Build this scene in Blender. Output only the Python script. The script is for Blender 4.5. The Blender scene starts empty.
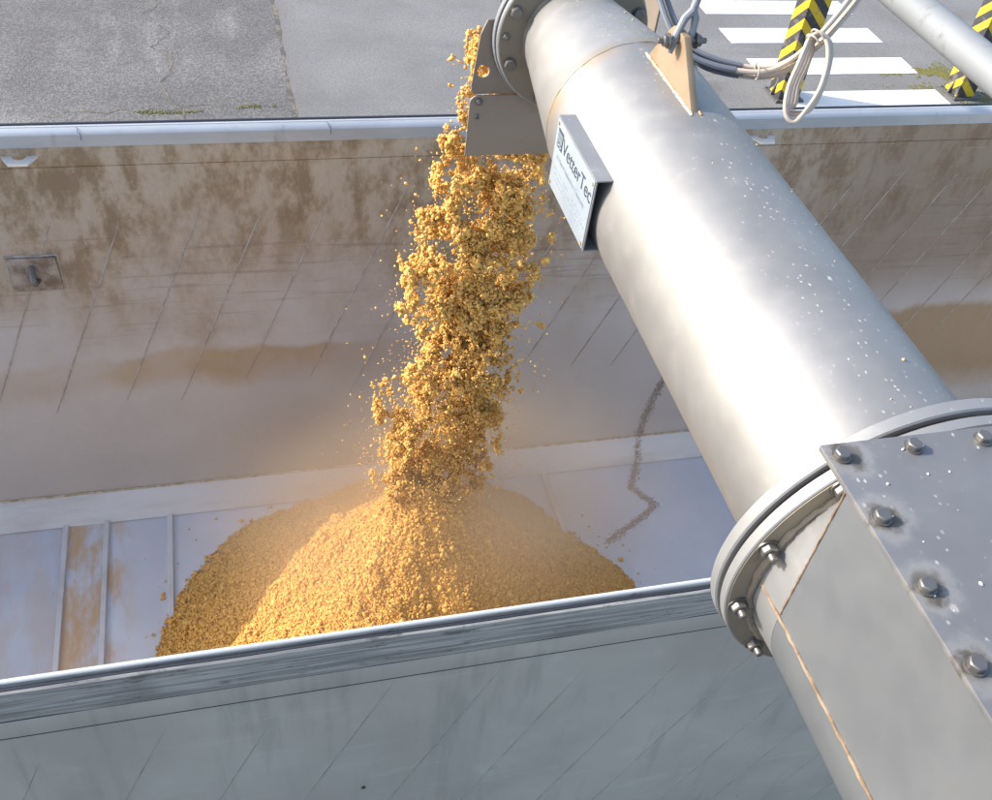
import bpy, bmesh, math, random
import numpy as np
from mathutils import Vector, Matrix, Quaternion

# ------------------------------------------------------------------ camera, sky, sun, exposure
sc = bpy.context.scene
col = sc.collection
R = math.radians
CAM_POS = Vector((0.0, 0.0, 2.12))          # metres; z = 0 is the trailer's top rim
AX = Vector((0.96650366, -0.23328827, 0.10699189))
AY = Vector((-0.08884899, -0.69522556, -0.71327924))
AZ = Vector((0.24078317, 0.67988088, -0.69266547))
cam_d = bpy.data.cameras.new('camera')
cam = bpy.data.objects.new('camera', cam_d); col.objects.link(cam)
cam_d.sensor_fit = 'HORIZONTAL'; cam_d.sensor_width = 36.0; cam_d.lens = 36.0*1000/992
cam_d.clip_start = 0.05; cam_d.clip_end = 600
m3 = Matrix((AX, -AY, -AZ)).transposed()
cam.matrix_world = Matrix.Translation(CAM_POS) @ m3.to_4x4()
sc.camera = cam

SUN_EL, SUN_A = R(30), R(21)                # sun stands to the left, a little beyond the trailer
SUN = Vector((-math.cos(SUN_EL)*math.cos(SUN_A), math.cos(SUN_EL)*math.sin(SUN_A), math.sin(SUN_EL)))
world = bpy.data.worlds.new('World'); sc.world = world; world.use_nodes = True
wn = world.node_tree.nodes; wl = world.node_tree.links; wn.clear()
sky = wn.new('ShaderNodeTexSky'); sky.sky_type = 'NISHITA'; sky.sun_disc = False
sky.sun_elevation = SUN_EL; sky.sun_rotation = math.atan2(SUN.x, SUN.y)
sky.air_density = 1.0; sky.dust_density = 2.0; sky.ozone_density = 1.0
bg = wn.new('ShaderNodeBackground'); bg.inputs['Strength'].default_value = 0.15
wo = wn.new('ShaderNodeOutputWorld')
wl.new(sky.outputs[0], bg.inputs[0]); wl.new(bg.outputs[0], wo.inputs[0])
sun_d = bpy.data.lights.new('sun', 'SUN'); sun_d.energy = 2.6; sun_d.angle = R(0.6)
sun_d.color = (1.0, 0.945, 0.86)
sun = bpy.data.objects.new('sun', sun_d); col.objects.link(sun)
sun.rotation_euler = SUN.to_track_quat('Z', 'Y').to_euler(); sun.location = (-6, 6, 8)
sc.view_settings.view_transform = 'Standard'; sc.view_settings.look = 'None'
sc.view_settings.gamma = 1.0; sc.view_settings.exposure = 1.27
sc.view_settings.use_curve_mapping = False

rng = np.random.default_rng(7)
random.seed(7)

# ------------------------------------------------------------------ helpers
GZ = -3.55            # ground level
FZ = -2.25            # trailer floor
YF = 3.755            # inner face of far wall
PX, PZ, PR = 0.948, 0.9575, 0.201   # conveyor tube axis and radius

class MB:
    """collects shapes in world coordinates and links them as ONE mesh object"""
    def __init__(s): s.v = []; s.f = []
    def add(s, vs, fs):
        b = len(s.v); s.v += [tuple(v) for v in vs]; s.f += [tuple(b+i for i in f) for f in fs]
    def box(s, x0, x1, y0, y1, z0, z1):
        s.add([(x0,y0,z0),(x1,y0,z0),(x1,y1,z0),(x0,y1,z0),(x0,y0,z1),(x1,y0,z1),(x1,y1,z1),(x0,y1,z1)],
              [(3,2,1,0),(4,5,6,7),(0,1,5,4),(1,2,6,5),(2,3,7,6),(3,0,4,7)])
    def prism(s, pts, axis, a, b):
        """closed 2D outline (counter-clockwise or not) swept along an axis from a to b"""
        def P(u, v, w):
            return {'x': (w,u,v), 'y': (u,w,v), 'z': (u,v,w)}[axis]
        n = len(pts)
        vs = [P(u,v,a) for u,v in pts] + [P(u,v,b) for u,v in pts]
        fs = [(i,(i+1)%n,n+(i+1)%n,n+i) for i in range(n)] + [tuple(range(n-1,-1,-1)), tuple(range(n,2*n))]
        s.add(vs, fs)
    def rings(s, rings, close=True, caps=True):
        n = len(rings[0]); vs = [p for r in rings for p in r]; fs = []
        for k in range(len(rings)-1):
            for i in range(n if close else n-1):
                j = (i+1) % n
                fs.append((k*n+i, k*n+j, (k+1)*n+j, (k+1)*n+i))
        if caps:
            fs.append(tuple(range(n-1,-1,-1))); fs.append(tuple(range((len(rings)-1)*n, len(rings)*n)))
        s.add(vs, fs)
    def tube(s, pts, r, n=10, jitter=0.0):
        pts = [Vector(p) for p in pts]; rs = r if isinstance(r, (list, tuple)) else [r]*len(pts)
        up = Vector((0,0,1)); rings = []
        u = None
        for i, p in enumerate(pts):
            t = (pts[min(i+1,len(pts)-1)] - pts[max(i-1,0)]).normalized()
            if u is None:
                u = t.cross(up) if abs(t.dot(up)) < .95 else t.cross(Vector((1,0,0)))
                u.normalize()
            else:
                u = (u - t*u.dot(t)).normalized()
            w = t.cross(u)
            rr = rs[i]*(1+random.uniform(-jitter, jitter))
            rings.append([p + u*rr*math.cos(2*math.pi*k/n) + w*rr*math.sin(2*math.pi*k/n) for k in range(n)])
        s.rings(rings)
    def ycyl(s, cx, cz, prof, n=64):
        """lathe about an axis parallel to Y: prof = [(radius, y), ...]; closed profile loop"""
        rings = [[(cx+r*math.cos(2*math.pi*k/n), y, cz+r*math.sin(2*math.pi*k/n)) for k in range(n)] for r, y in prof]
        s.rings(rings + [rings[0]], caps=False)
    def build(s, name, mat, parent=None, sharp=35, bevel=0.0, loc=None):
        me = bpy.data.meshes.new(name)
        bm = bmesh.new()
        vs = [bm.verts.new(v) for v in s.v]
        for f in s.f:
            try: bm.faces.new([vs[i] for i in f])
            except ValueError: pass
        bmesh.ops.remove_doubles(bm, verts=bm.verts, dist=1e-6)
        bmesh.ops.recalc_face_normals(bm, faces=bm.faces)
        if bevel > 0:
            ed = [e for e in bm.edges if len(e.link_faces) == 2 and e.calc_face_angle(0) > R(30)]
            bmesh.ops.bevel(bm, geom=ed, offset=bevel, segments=2, affect='EDGES', profile=.6, clamp_overlap=True)
        bm.to_mesh(me); bm.free()
        if sharp:
            me.polygons.foreach_set('use_smooth', [True]*len(me.polygons))
            me.set_sharp_from_angle(angle=R(sharp))
        me.materials.append(mat)
        return link(name, me, parent, loc)

ROOTS = {}
def link(name, me, parent=None, loc=None, rot=None):
    o = bpy.data.objects.new(name, me); col.objects.link(o)
    if loc is not None: o.location = loc
    if rot is not None: o.rotation_mode = 'QUATERNION'; o.rotation_quaternion = rot
    if parent is not None:
        o.parent = parent
        if parent.name in ROOTS: o.matrix_parent_inverse = Matrix.Translation(-ROOTS[parent.name])
    return o

def tag(o, label=None, cat=None, group=None, kind=None):
    if label: o['label'] = label
    if cat: o['category'] = cat
    if group: o['group'] = group
    if kind: o['kind'] = kind
    return o

def thing(name, loc, label, cat, group=None):
    o = bpy.data.objects.new(name, None); col.objects.link(o); o.location = loc
    o.empty_display_size = .2
    ROOTS[o.name] = Vector(loc)
    return tag(o, label, cat, group)

# fast crumb meshes: many jittered icosahedra in one mesh
_t = (1+5**.5)/2
ICO = np.array([(-1,_t,0),(1,_t,0),(-1,-_t,0),(1,-_t,0),(0,-1,_t),(0,1,_t),(0,-1,-_t),(0,1,-_t),(_t,0,-1),(_t,0,1),(-_t,0,-1),(-_t,0,1)], float)
ICO /= np.linalg.norm(ICO[0])
ICOF = np.array([(0,11,5),(0,5,1),(0,1,7),(0,7,10),(0,10,11),(1,5,9),(5,11,4),(11,10,2),(10,7,6),(7,1,8),(3,9,4),(3,4,2),(3,2,6),(3,6,8),(3,8,9),(4,9,5),(2,4,11),(6,2,10),(8,6,7),(9,8,1)])
def raw_mesh(name, V, F):
    me = bpy.data.meshes.new(name)
    V = np.ascontiguousarray(V, dtype=np.float32); F = np.ascontiguousarray(F, dtype=np.int32)
    k = F.shape[1]
    me.vertices.add(len(V)); me.vertices.foreach_set('co', V.ravel())
    me.loops.add(F.size); me.loops.foreach_set('vertex_index', F.ravel())
    me.polygons.add(len(F)); me.polygons.foreach_set('loop_start', np.arange(0, F.size, k, dtype=np.int32))
    me.update(calc_edges=True); me.validate()
    return me
OCT = np.array([(1,0,0),(-1,0,0),(0,1,0),(0,-1,0),(0,0,1),(0,0,-1)], float)
OCTF = np.array([(0,2,4),(2,1,4),(1,3,4),(3,0,4),(2,0,5),(1,2,5),(3,1,5),(0,3,5)])
def crumbs(name, cen, rad, mat, parent=None, squash=.35, jit=.28, smooth=False, octa=False):
    B, BF = (OCT, OCTF) if octa else (ICO, ICOF); nb = len(B)
    cen = np.asarray(cen, float); rad = np.asarray(rad, float); n = len(cen)
    V = B[None] * (1 + rng.uniform(-jit, jit, (n,nb,1)))
    V = V * (1 + rng.uniform(-squash, squash, (n,1,3)))
    q = rng.normal(size=(n,4)); q /= np.linalg.norm(q, axis=1)[:,None]
    w,x,y,z = q.T
    M = np.stack([1-2*(y*y+z*z),2*(x*y-z*w),2*(x*z+y*w),2*(x*y+z*w),1-2*(x*x+z*z),2*(y*z-x*w),2*(x*z-y*w),2*(y*z+x*w),1-2*(x*x+y*y)],1).reshape(n,3,3)
    V = np.einsum('nij,nkj->nki', M, V) * rad[:,None,None] + cen[:,None,:]
    F = BF[None] + (np.arange(n)*nb)[:,None,None]
    me = raw_mesh(name, V.reshape(-1,3), F.reshape(-1,3))
    if smooth: me.polygons.foreach_set('use_smooth', [True]*len(me.polygons))
    me.materials.append(mat)
    return link(name, me, parent)

_H = rng.random((256,256))
def vnoise(x, y, s=0):
    x = np.asarray(x)+s*17.3; y = np.asarray(y)+s*9.7
    xi = np.floor(x).astype(int); yi = np.floor(y).astype(int); fx = x-xi; fy = y-yi
    fx = fx*fx*(3-2*fx); fy = fy*fy*(3-2*fy)
    h = lambda a,b: _H[a%256, b%256]
    return (h(xi,yi)*(1-fx)+h(xi+1,yi)*fx)*(1-fy) + (h(xi,yi+1)*(1-fx)+h(xi+1,yi+1)*fx)*fy

# ------------------------------------------------------------------ material helpers
class NT:
    def __init__(s, name):
        s.m = bpy.data.materials.new(name); s.m.use_nodes = True
        s.t = s.m.node_tree; s.n = s.t.nodes; s.n.clear()
        s.out = s.n.new('ShaderNodeOutputMaterial'); s.b = s.n.new('ShaderNodeBsdfPrincipled')
        s.t.links.new(s.b.outputs[0], s.out.inputs[0])
        tc = s.n.new('ShaderNodeTexCoord'); s.co = tc.outputs['Object']
    def lk(s, a, b): s.t.links.new(a, b)
    def val(s, sock, v):
        if hasattr(v, 'is_linked') or isinstance(v, bpy.types.NodeSocket): s.lk(v, sock)
        else:
            if isinstance(v, (tuple, list)) and len(v) == 3 and sock.type == 'RGBA': v = (*v, 1)
            sock.default_value = v
    def map(s, scale=(1,1,1), rot=(0,0,0), loc=(0,0,0), src=None):
        n = s.n.new('ShaderNodeMapping'); s.lk(src or s.co, n.inputs[0])
        n.inputs['Scale'].default_value = scale; n.inputs['Rotation'].default_value = rot; n.inputs['Location'].default_value = loc
        return n.outputs[0]
    def noise(s, scale, detail=4, rough=.55, vec=None, dist=0):
        n = s.n.new('ShaderNodeTexNoise'); s.lk(vec or s.co, n.inputs['Vector'])
        n.inputs['Scale'].default_value = scale; n.inputs['Detail'].default_value = detail
        n.inputs['Roughness'].default_value = rough; n.inputs['Distortion'].default_value = dist
        return n.outputs[0]
    def voro(s, scale, vec=None, rnd=1.0):
        n = s.n.new('ShaderNodeTexVoronoi'); s.lk(vec or s.co, n.inputs['Vector'])
        n.inputs['Scale'].default_value = scale; n.inputs['Randomness'].default_value = rnd
        return n.outputs
    def ramp(s, v, a, b, lo=0.0, hi=1.0):
        n = s.n.new('ShaderNodeMapRange'); n.interpolation_type = 'SMOOTHSTEP'
        s.val(n.inputs[0], v); n.inputs[1].default_value = a; n.inputs[2].default_value = b
        n.inputs[3].default_value = lo; n.inputs[4].default_value = hi
        return n.outputs[0]
    def math(s, op, a, b=0.0):
        n = s.n.new('ShaderNodeMath'); n.operation = op; s.val(n.inputs[0], a); s.val(n.inputs[1], b)
        return n.outputs[0]
    def mix(s, f, a, b, mode='MIX'):
        n = s.n.new('ShaderNodeMix'); n.data_type = 'RGBA'; n.blend_type = mode
        s.val(n.inputs[0], f); s.val(n.inputs[6], a); s.val(n.inputs[7], b)
        return n.outputs[2]
    def xyz(s, src=None):
        n = s.n.new('ShaderNodeSeparateXYZ'); s.lk(src or s.co, n.inputs[0]); return n.outputs
    def bump(s, h, strength=.3, dist=.01):
        n = s.n.new('ShaderNodeBump'); s.lk(h, n.inputs['Height'])
        n.inputs['Strength'].default_value = strength; n.inputs['Distance'].default_value = dist
        s.lk(n.outputs[0], s.b.inputs['Normal'])
    def set(s, color=None, rough=None, metal=None, spec=None):
        if color is not None: s.val(s.b.inputs['Base Color'], color)
        if rough is not None: s.val(s.b.inputs['Roughness'], rough)
        if metal is not None: s.val(s.b.inputs['Metallic'], metal)
        if spec is not None: s.val(s.b.inputs['Specular IOR Level'], spec)
        return s.m

M = {}
# --- asphalt, coarse and grey-brown
t = NT('asphalt'); n1 = t.noise(1.1, 5, .6); n2 = t.noise(55, 3, .7); n3 = t.noise(.5, 3, .5, t.map((1,.35,1)))
c = t.mix(t.ramp(n1,.35,.7), (.165,.159,.155), (.225,.215,.208))
c = t.mix(t.ramp(n3,.5,.72,0,.8), c, (.26,.254,.248))
stk = t.noise(2.2, 4, .6, t.map((1,.28,1), (0,0,R(18))))
c = t.mix(t.ramp(stk,.52,.78,0,.75), c, (.34,.333,.325))
c = t.mix(t.ramp(n2,.35,.7,.0,.8), c, t.mix(.5, c, (.07,.066,.062)))
agg = t.voro(95)[0]; c = t.mix(t.ramp(agg,.0,.28,.6,0), c, (.34,.33,.31))
c = t.mix(t.ramp(t.noise(34,2,.8),.4,.62,.55,0), c, (.045,.042,.04))
t.bump(n2, .5, .02); M['asphalt'] = t.set(c, .9, 0)
# --- smoother pale paving
t = NT('pale_paving'); n1 = t.noise(.9, 5, .6); n2 = t.noise(80, 3, .7); n3 = t.noise(3.1, 5, .65, t.map((.3,1,1)))
c = t.mix(t.ramp(n1,.3,.7), (.185,.183,.18), (.235,.234,.232))
c = t.mix(t.ramp(n3,.55,.75,0,.6), c, (.15,.142,.13))
c = t.mix(t.ramp(n2,.35,.75,0,.5), c, t.mix(.5, c, (.11,.105,.1)))
s_ = t.xyz(); ed = t.math('ADD', s_[0], t.math('MULTIPLY', t.math('SUBTRACT', t.noise(2.5,4,.6), .5), .5))
c = t.mix(t.ramp(ed,1.15,.8), c, (.19,.182,.176)); c = t.mix(t.math('MULTIPLY', t.ramp(s_[0],1.0,.8), t.ramp(t.noise(6,4,.6,t.map((1,.3,1))),.5,.65,0,.8)), c, (.22,.17,.12))
c = t.mix(t.ramp(t.noise(40,2,.8),.36,.6,.4,0), c, (.07,.066,.062))
c = t.mix(t.ramp(t.noise(.7,4,.6,t.map((.25,1.6,1),(0,0,R(6)))),.55,.7,0,.3), c, (.1,.098,.095))
c = t.mix(t.ramp(t.noise(1.9,3,.5),.66,.74,0,.5), c, (.11,.1,.09))
t.bump(n2, .35, .01); M['paving'] = t.set(c, .85, 0)
# --- road paint
t = NT('road_paint'); n1 = t.noise(30, 4, .7); n2 = t.noise(4, 4, .6)
c = t.mix(t.ramp(n1,.55,.74,0,.65), (.68,.68,.67), (.36,.35,.34)); c = t.mix(t.ramp(n2,.55,.8,0,.35), c, (.46,.45,.44))
M['paint'] = t.set(c, .7, 0)
# --- moss
t = NT('moss'); c = t.mix(t.noise(9,3), (.22,.2,.06), (.12,.125,.04)); M['moss'] = t.set(c, .95, 0)
# --- dirty aluminium of the far side wall (grime, scratches, ochre residue)
t = NT('dirty_aluminium'); s_ = t.xyz()
n1 = t.noise(2.3, 6, .62, t.map((1,1,.8))); n2 = t.noise(9, 9, .72, t.map((1,1,.5),(0,R(14),0))); n3 = t.noise(3, 5, .6, t.map((.6,1,14)))
nb = t.noise(1.2, 4, .55)
zt = t.math('ADD', s_[2], t.math('MULTIPLY', t.math('SUBTRACT', n1, .5), 1.5))
top = t.ramp(zt, -1.3, -.45)
rgt = t.ramp(s_[0], 2.2, 3.4)
c = t.mix(t.ramp(nb,.3,.7), (.535,.5,.475), (.61,.575,.545))
c = t.mix(t.math('MULTIPLY', top, t.ramp(n2,.25,.6,.55,1.0)), c, (.41,.315,.215))
c = t.mix(t.math('MULTIPLY', rgt, t.ramp(s_[2], -1.45,-.8,0,.8)), c, (.27,.2,.14))
blot = t.math('MULTIPLY', t.ramp(n2,.44,.62), t.ramp(zt,-.95,-.3))
c = t.mix(t.math('MULTIPLY', blot, .75), c, (.215,.145,.085))
scr = t.math('MULTIPLY', t.ramp(n3,.56,.66), t.ramp(s_[2],-1.25,-.75))
scr = t.math('MULTIPLY', scr, t.ramp(s_[2],-.35,-.6))
c = t.mix(t.math('MULTIPLY', scr, .38), c, (.18,.145,.115))
scl = t.math('MULTIPLY', t.ramp(t.noise(4,5,.6,t.map((.5,1,18),(0,R(4),0))),.6,.68), t.ramp(s_[2],-1.35,-.8))
c = t.mix(t.math('MULTIPLY', scl, .2), c, (.5,.48,.45))
# ochre residue line
zo = t.math('ADD', s_[2], t.math('MULTIPLY', t.math('SUBTRACT', t.noise(1.6,5,.6,t.map((1,1,.5))), .5), .35))
band = t.math('MULTIPLY', t.ramp(zo,-1.48,-1.3), t.ramp(zo,-1.17,-1.22))
lft = t.ramp(s_[0], 1.6, .4)
c = t.mix(t.math('MULTIPLY', t.math('MULTIPLY', band, lft), t.ramp(nb,.35,.6,.2,.75)), c, (.43,.29,.13))
bandr = t.math('MULTIPLY', t.ramp(zo,-2.1,-1.75), t.ramp(zo,-1.22,-1.3))
c = t.mix(t.math('MULTIPLY', t.math('MULTIPLY', bandr, rgt), .78), c, (.35,.22,.085))
pit = t.voro(26, t.map((1,1,.8)))[0]
pm = t.math('MULTIPLY', t.ramp(pit,.1,.0), t.math('MULTIPLY', t.ramp(n1,.5,.62), t.ramp(s_[2],-.95,-.5)))
c = t.mix(pm, c, (.06,.042,.03))
t.bump(t.math('ADD', n2, t.math('MULTIPLY', n3, .6)), .28, .012)
M['dirty_alu'] = t.set(c, t.ramp(n2,.3,.7,.48,.72), .12)
# --- floor sheet, pale worn paint with rust
t = NT('floor_sheet'); s_ = t.xyz()
n1 = t.noise(1.7,5,.6); n2 = t.noise(5,5,.65,t.map((1.6,.5,1))); n3 = t.noise(28,3,.6)
c = t.mix(t.ramp(n1,.3,.7), (.58,.62,.7), (.68,.715,.78))
rx = t.math('MULTIPLY', t.ramp(s_[0],-1.02,-.94,.3,1), t.ramp(s_[0],-.6,-.76,.05,1))
c = t.mix(t.math('MULTIPLY', rx, t.ramp(n2,.36,.6,0,.85)), c, (.6,.37,.15))
c = t.mix(t.ramp(n2,.68,.8,0,.25), c, (.45,.4,.35))
c = t.mix(t.ramp(n3,.7,.78,0,.6), c, (.2,.17,.14))
t.bump(n1,.1,.02); M['floor'] = t.set(c, .5, .1)
# --- kick plate
t = NT('kick_plate_paint'); n1 = t.noise(3,5,.65,t.map((.4,1,3)))
c = t.mix(t.ramp(n1,.4,.75), (.66,.67,.69), (.5,.49,.48)); M['kick'] = t.set(c, .45, .1)
# --- outer sheet of the near side
t = NT('outer_aluminium'); s_ = t.xyz()
n1 = t.noise(1.6,5,.6); n2 = t.noise(4,6,.65,t.map((1.2,1,1.2),(0,R(28),0))); st = t.noise(5,5,.62,t.map((2.2,1,.22),(0,R(35),0)))
c = t.mix(t.ramp(n1,.3,.7), (.385,.37,.325), (.47,.45,.395))
c = t.mix(t.ramp(st,.5,.72,0,.5), c, (.27,.268,.24))
c = t.mix(t.ramp(n2,.58,.75,0,.5), c, (.5,.49,.45))
vs = t.voro(7.5, t.map((1,1,.62),(0,R(12),0))); sp = t.math('MULTIPLY', t.ramp(vs[0],.075,.035), t.ramp(t.noise(2.1,2),.47,.55))
c = t.mix(sp, c, (.05,.04,.03))
sc1 = t.noise(2.4,6,.7,t.map((.7,1,5),(0,R(-7),0))); c = t.mix(t.ramp(sc1,.55,.7,0,.3), c, (.54,.53,.48))
sc2 = t.noise(9,4,.6,t.map((3,1,.12))); c = t.mix(t.ramp(sc2,.64,.76,0,.2), c, (.16,.15,.13))
t.bump(t.math('ADD',n2,st),.12,.01); M['outer_alu'] = t.set(c, t.ramp(n2,.3,.7,.42,.6), .15)
# --- rail: scratched extrusions
t = NT('scratched_rail'); n1 = t.noise(6,6,.7,t.map((.35,6,16))); n2 = t.noise(3,4,.6,t.map((.8,1,1)))
c = t.mix(t.ramp(n1,.36,.66), (.2,.198,.19), (.46,.45,.425)); c = t.mix(t.ramp(n2,.5,.75,0,.6), c, (.12,.115,.11))
t.bump(n1,.25,.004); c = t.mix(t.ramp(t.noise(5,6,.75,t.map((1.5,4,5))),.56,.68,0,.75), c, (.07,.065,.058)); M['rail'] = t.set(c, .5, .2)
t = NT('pale_rail'); n1 = t.noise(5,5,.65,t.map((.3,1,1)))
c = t.mix(t.ramp(n1,.35,.7), (.37,.395,.43), (.47,.49,.515)); c = t.mix(t.ramp(t.noise(9,4,.6,t.map((1,1,.2))),.6,.75,0,.7), c, (.24,.23,.22))
M['rail_pale'] = t.set(c, .5, .35)
t = NT('bright_bead'); M['bead'] = t.set((.78,.77,.74), .4, .35)
t = NT('dark_rubber'); M['rubber'] = t.set((.035,.04,.055), .6, 0)
# --- weld rib
t = NT('rib_weld'); n1 = t.noise(22,4,.6); c = t.mix(t.ramp(n1,.4,.62), (.48,.435,.395), (.35,.295,.245)); M['rib'] = t.set(c, .6, .15)
t = NT('rib_outer'); n1 = t.noise(14,4,.6); c = t.mix(t.ramp(n1,.4,.65), (.38,.375,.34), (.24,.238,.215)); M['rib_outer'] = t.set(c, .5, .4)
# --- stainless of the conveyor tube, with dust and flecks
def steel(name, base, rough, metal, fleck=0.0, dust=.25, dustcol=(.5,.47,.42), brush=None):
    t = NT(name)
    n1 = t.noise(3.5,5,.6); n2 = t.noise(60,3,.7); n3 = t.noise(14,5,.65)
    c = t.mix(t.ramp(n1,.3,.7), tuple(b*.9 for b in base), tuple(min(1,b*1.08) for b in base))
    c = t.mix(t.ramp(n3,.55,.75,0,dust), c, dustcol)
    mt = metal; rg = t.ramp(n3,.3,.7,rough-.02,rough+.06)
    if fleck:
        geo = t.n.new('ShaderNodeNewGeometry'); nz = t.n.new('ShaderNodeSeparateXYZ'); t.lk(geo.outputs['Normal'], nz.inputs[0])
        up = t.ramp(t.math('ADD', nz.outputs[2], t.math('MULTIPLY', nz.outputs[0], .6)), .45, 1.05)
        v = t.voro(95, t.map((1,.7,1))); v2 = t.voro(38, t.map((1,.75,1),loc=(.3,.1,.7)))
        keep = t.math('GREATER_THAN', t.xyz(v[1])[0], 1-fleck)
        keep2 = t.math('GREATER_THAN', t.xyz(v2[1])[1], 1-fleck*.3)
        wob = t.math('MULTIPLY', t.math('SUBTRACT', t.noise(170,3,.7), .5), .5)
        f1 = t.math('MULTIPLY', t.math('MULTIPLY', t.ramp(t.math('ADD', v[0], wob),.26,.1), keep), up)
        f2 = t.math('MULTIPLY', t.math('MULTIPLY', t.ramp(t.math('ADD', v2[0], wob),.2,.12), keep2), up)
        f = t.math('MULTIPLY', t.math('MAXIMUM', f1, f2), t.ramp(t.noise(5,3,.6),.36,.58,.15,1))
        c = t.mix(t.math('MULTIPLY', f, .65), c, (.5,.475,.42))
        inv = t.math('SUBTRACT', 1.0, f)
        mt = t.math('MULTIPLY', inv, metal)
        rg = t.math('MAXIMUM', rg, t.math('MULTIPLY', f, .9))
    if name == 'tube_steel':
        yd = t.math('ABSOLUTE', t.math('SUBTRACT', t.math('ADD', t.xyz()[1], t.math('MULTIPLY', t.math('SUBTRACT', t.noise(16,4,.65), .5), .05)), 2.036))
        st = t.math('MULTIPLY', t.ramp(yd,.05,.0), t.ramp(t.noise(11,3,.6),.35,.65,.05,.7))
        c = t.mix(st, c, (.33,.25,.165))
    t.bump(n2, .05, .002)
    return t.set(c, rg, mt)
M['tube'] = steel('tube_steel', (.3,.296,.29), .54, .64, .5, .14)
PLATE = steel('plate_steel', (.2,.202,.21), .5, .5, .3, .4, (.26,.26,.26))
nt_ = PLATE.node_tree; t = NT.__new__(NT); t.m = PLATE; t.t = nt_; t.n = nt_.nodes
t.b = [n for n in t.n if n.type == 'BSDF_PRINCIPLED'][0]; t.co = [n for n in t.n if n.type == 'TEX_COORD'][0].outputs['Object']
old = t.b.inputs['Base Color'].links[0].from_socket; s_ = t.xyz()
fy = t.math('SUBTRACT', t.math('FRACT', t.math('ADD', t.math('DIVIDE', t.math('SUBTRACT', .69, s_[1]), .0985), 20.5)), .5)
dy = t.math('MULTIPLY', fy, .0985); dx = t.math('SUBTRACT', t.math('ADD', s_[0], t.math('MULTIPLY', t.noise(6,2), .012)), .714)
rd = t.math('SQRT', t.math('ADD', t.math('MULTIPLY', dx, dx), t.math('MULTIPLY', dy, dy)))
wb = t.math('ADD', rd, t.math('MULTIPLY', t.math('SUBTRACT', t.noise(38,4,.65), .5), .045))
sel = t.ramp(t.noise(7,1), .42, .58)
c = t.mix(t.math('MULTIPLY', t.ramp(wb,.046,.024), .4), old, (.38,.365,.335))
c = t.mix(t.math('MULTIPLY', t.math('MULTIPLY', t.ramp(wb,.03,.014), sel), .95), c, (.09,.075,.055))
t.lk(c, t.b.inputs['Base Color'])
M['plate'] = PLATE
M['trough'] = steel('trough_steel', (.18,.191,.203), .54, .45, 0, .5, (.165,.16,.15))
M['flange'] = steel('shaded_flange_steel', (.25,.215,.165), .6, .35, 0, .6, (.17,.13,.085))  # dirty brown, darkened further so the faces look shaded
M['flange_rim'] = steel('flange_rim_steel', (.31,.313,.315), .5, .5, .25, .3)
M['chute'] = steel('chute_steel', (.3,.255,.215), .5, .5, 0, .3, (.2,.165,.13))
M['bolt'] = steel('bolt_steel', (.2,.19,.18), .45, .7, 0, .95, (.08,.06,.045))
M['galv'] = steel('galvanized_steel', (.22,.235,.25), .65, .2, 0, .95, (.095,.1,.1))
t = NT('rust_weld'); n1 = t.noise(40,4,.6); c = t.mix(t.ramp(n1,.35,.65), (.5,.36,.2), (.3,.17,.07)); M['rust'] = t.set(c, .8, .1)
t = NT('pale_weld'); n1 = t.noise(40,4,.6); c = t.mix(t.ramp(n1,.35,.65), (.62,.55,.43), (.42,.3,.17)); M['weld'] = t.set(c, .7, .2)
t = NT('dull_weld'); n1 = t.noise(45,4,.6); c = t.mix(t.ramp(n1,.35,.65), (.3,.225,.155), (.17,.11,.065)); M['weld_dull'] = t.set(c, .8, .1)
t = NT('tan_lug'); n1 = t.noise(12,5,.6); c = t.mix(t.ramp(n1,.35,.65), (.31,.235,.16), (.26,.185,.115)); M['lug'] = t.set(c, .65, .2)
t = NT('dark_gasket'); M['gasket'] = t.set((.06,.035,.025), .7, 0)
t = NT('label_face'); n1 = t.noise(9,4,.6); c = t.mix(t.ramp(n1,.4,.7), (.37,.43,.49), (.32,.375,.43)); M['label'] = t.set(c, .35, .25)
t = NT('label_ink'); M['ink'] = t.set((.045,.055,.075), .6, 0)
t = NT('label_ink_faint'); M['ink2'] = t.set((.25,.29,.34), .6, 0)
t = NT('cable_grey'); n1 = t.noise(20,3); c = t.mix(n1, (.1,.115,.14), (.16,.175,.2)); M['cable_grey'] = t.set(c, .5, 0)
t = NT('cable_beige'); n1 = t.noise(20,3); c = t.mix(n1, (.48,.39,.31), (.56,.48,.4)); M['cable_beige'] = t.set(c, .5, 0)
# --- hazard stripes
t = NT('hazard_stripes'); s_ = t.xyz()
u = t.math('ADD', t.math('ADD', s_[0], s_[1]), t.math('MULTIPLY', s_[2], 1.0))
fr = t.math('FRACT', t.math('DIVIDE', u, .26)); bl = t.math('GREATER_THAN', fr, .5)
n1 = t.noise(9,5,.65)
c = t.mix(bl, (.62,.44,.02), (.045,.045,.05)); c = t.mix(t.ramp(n1,.5,.66,0,.8), c, (.15,.14,.125)); M['hazard'] = t.set(c, .5, 0)
t = NT('dark_iron'); M['iron'] = t.set((.1,.1,.105), .6, .3)
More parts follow.
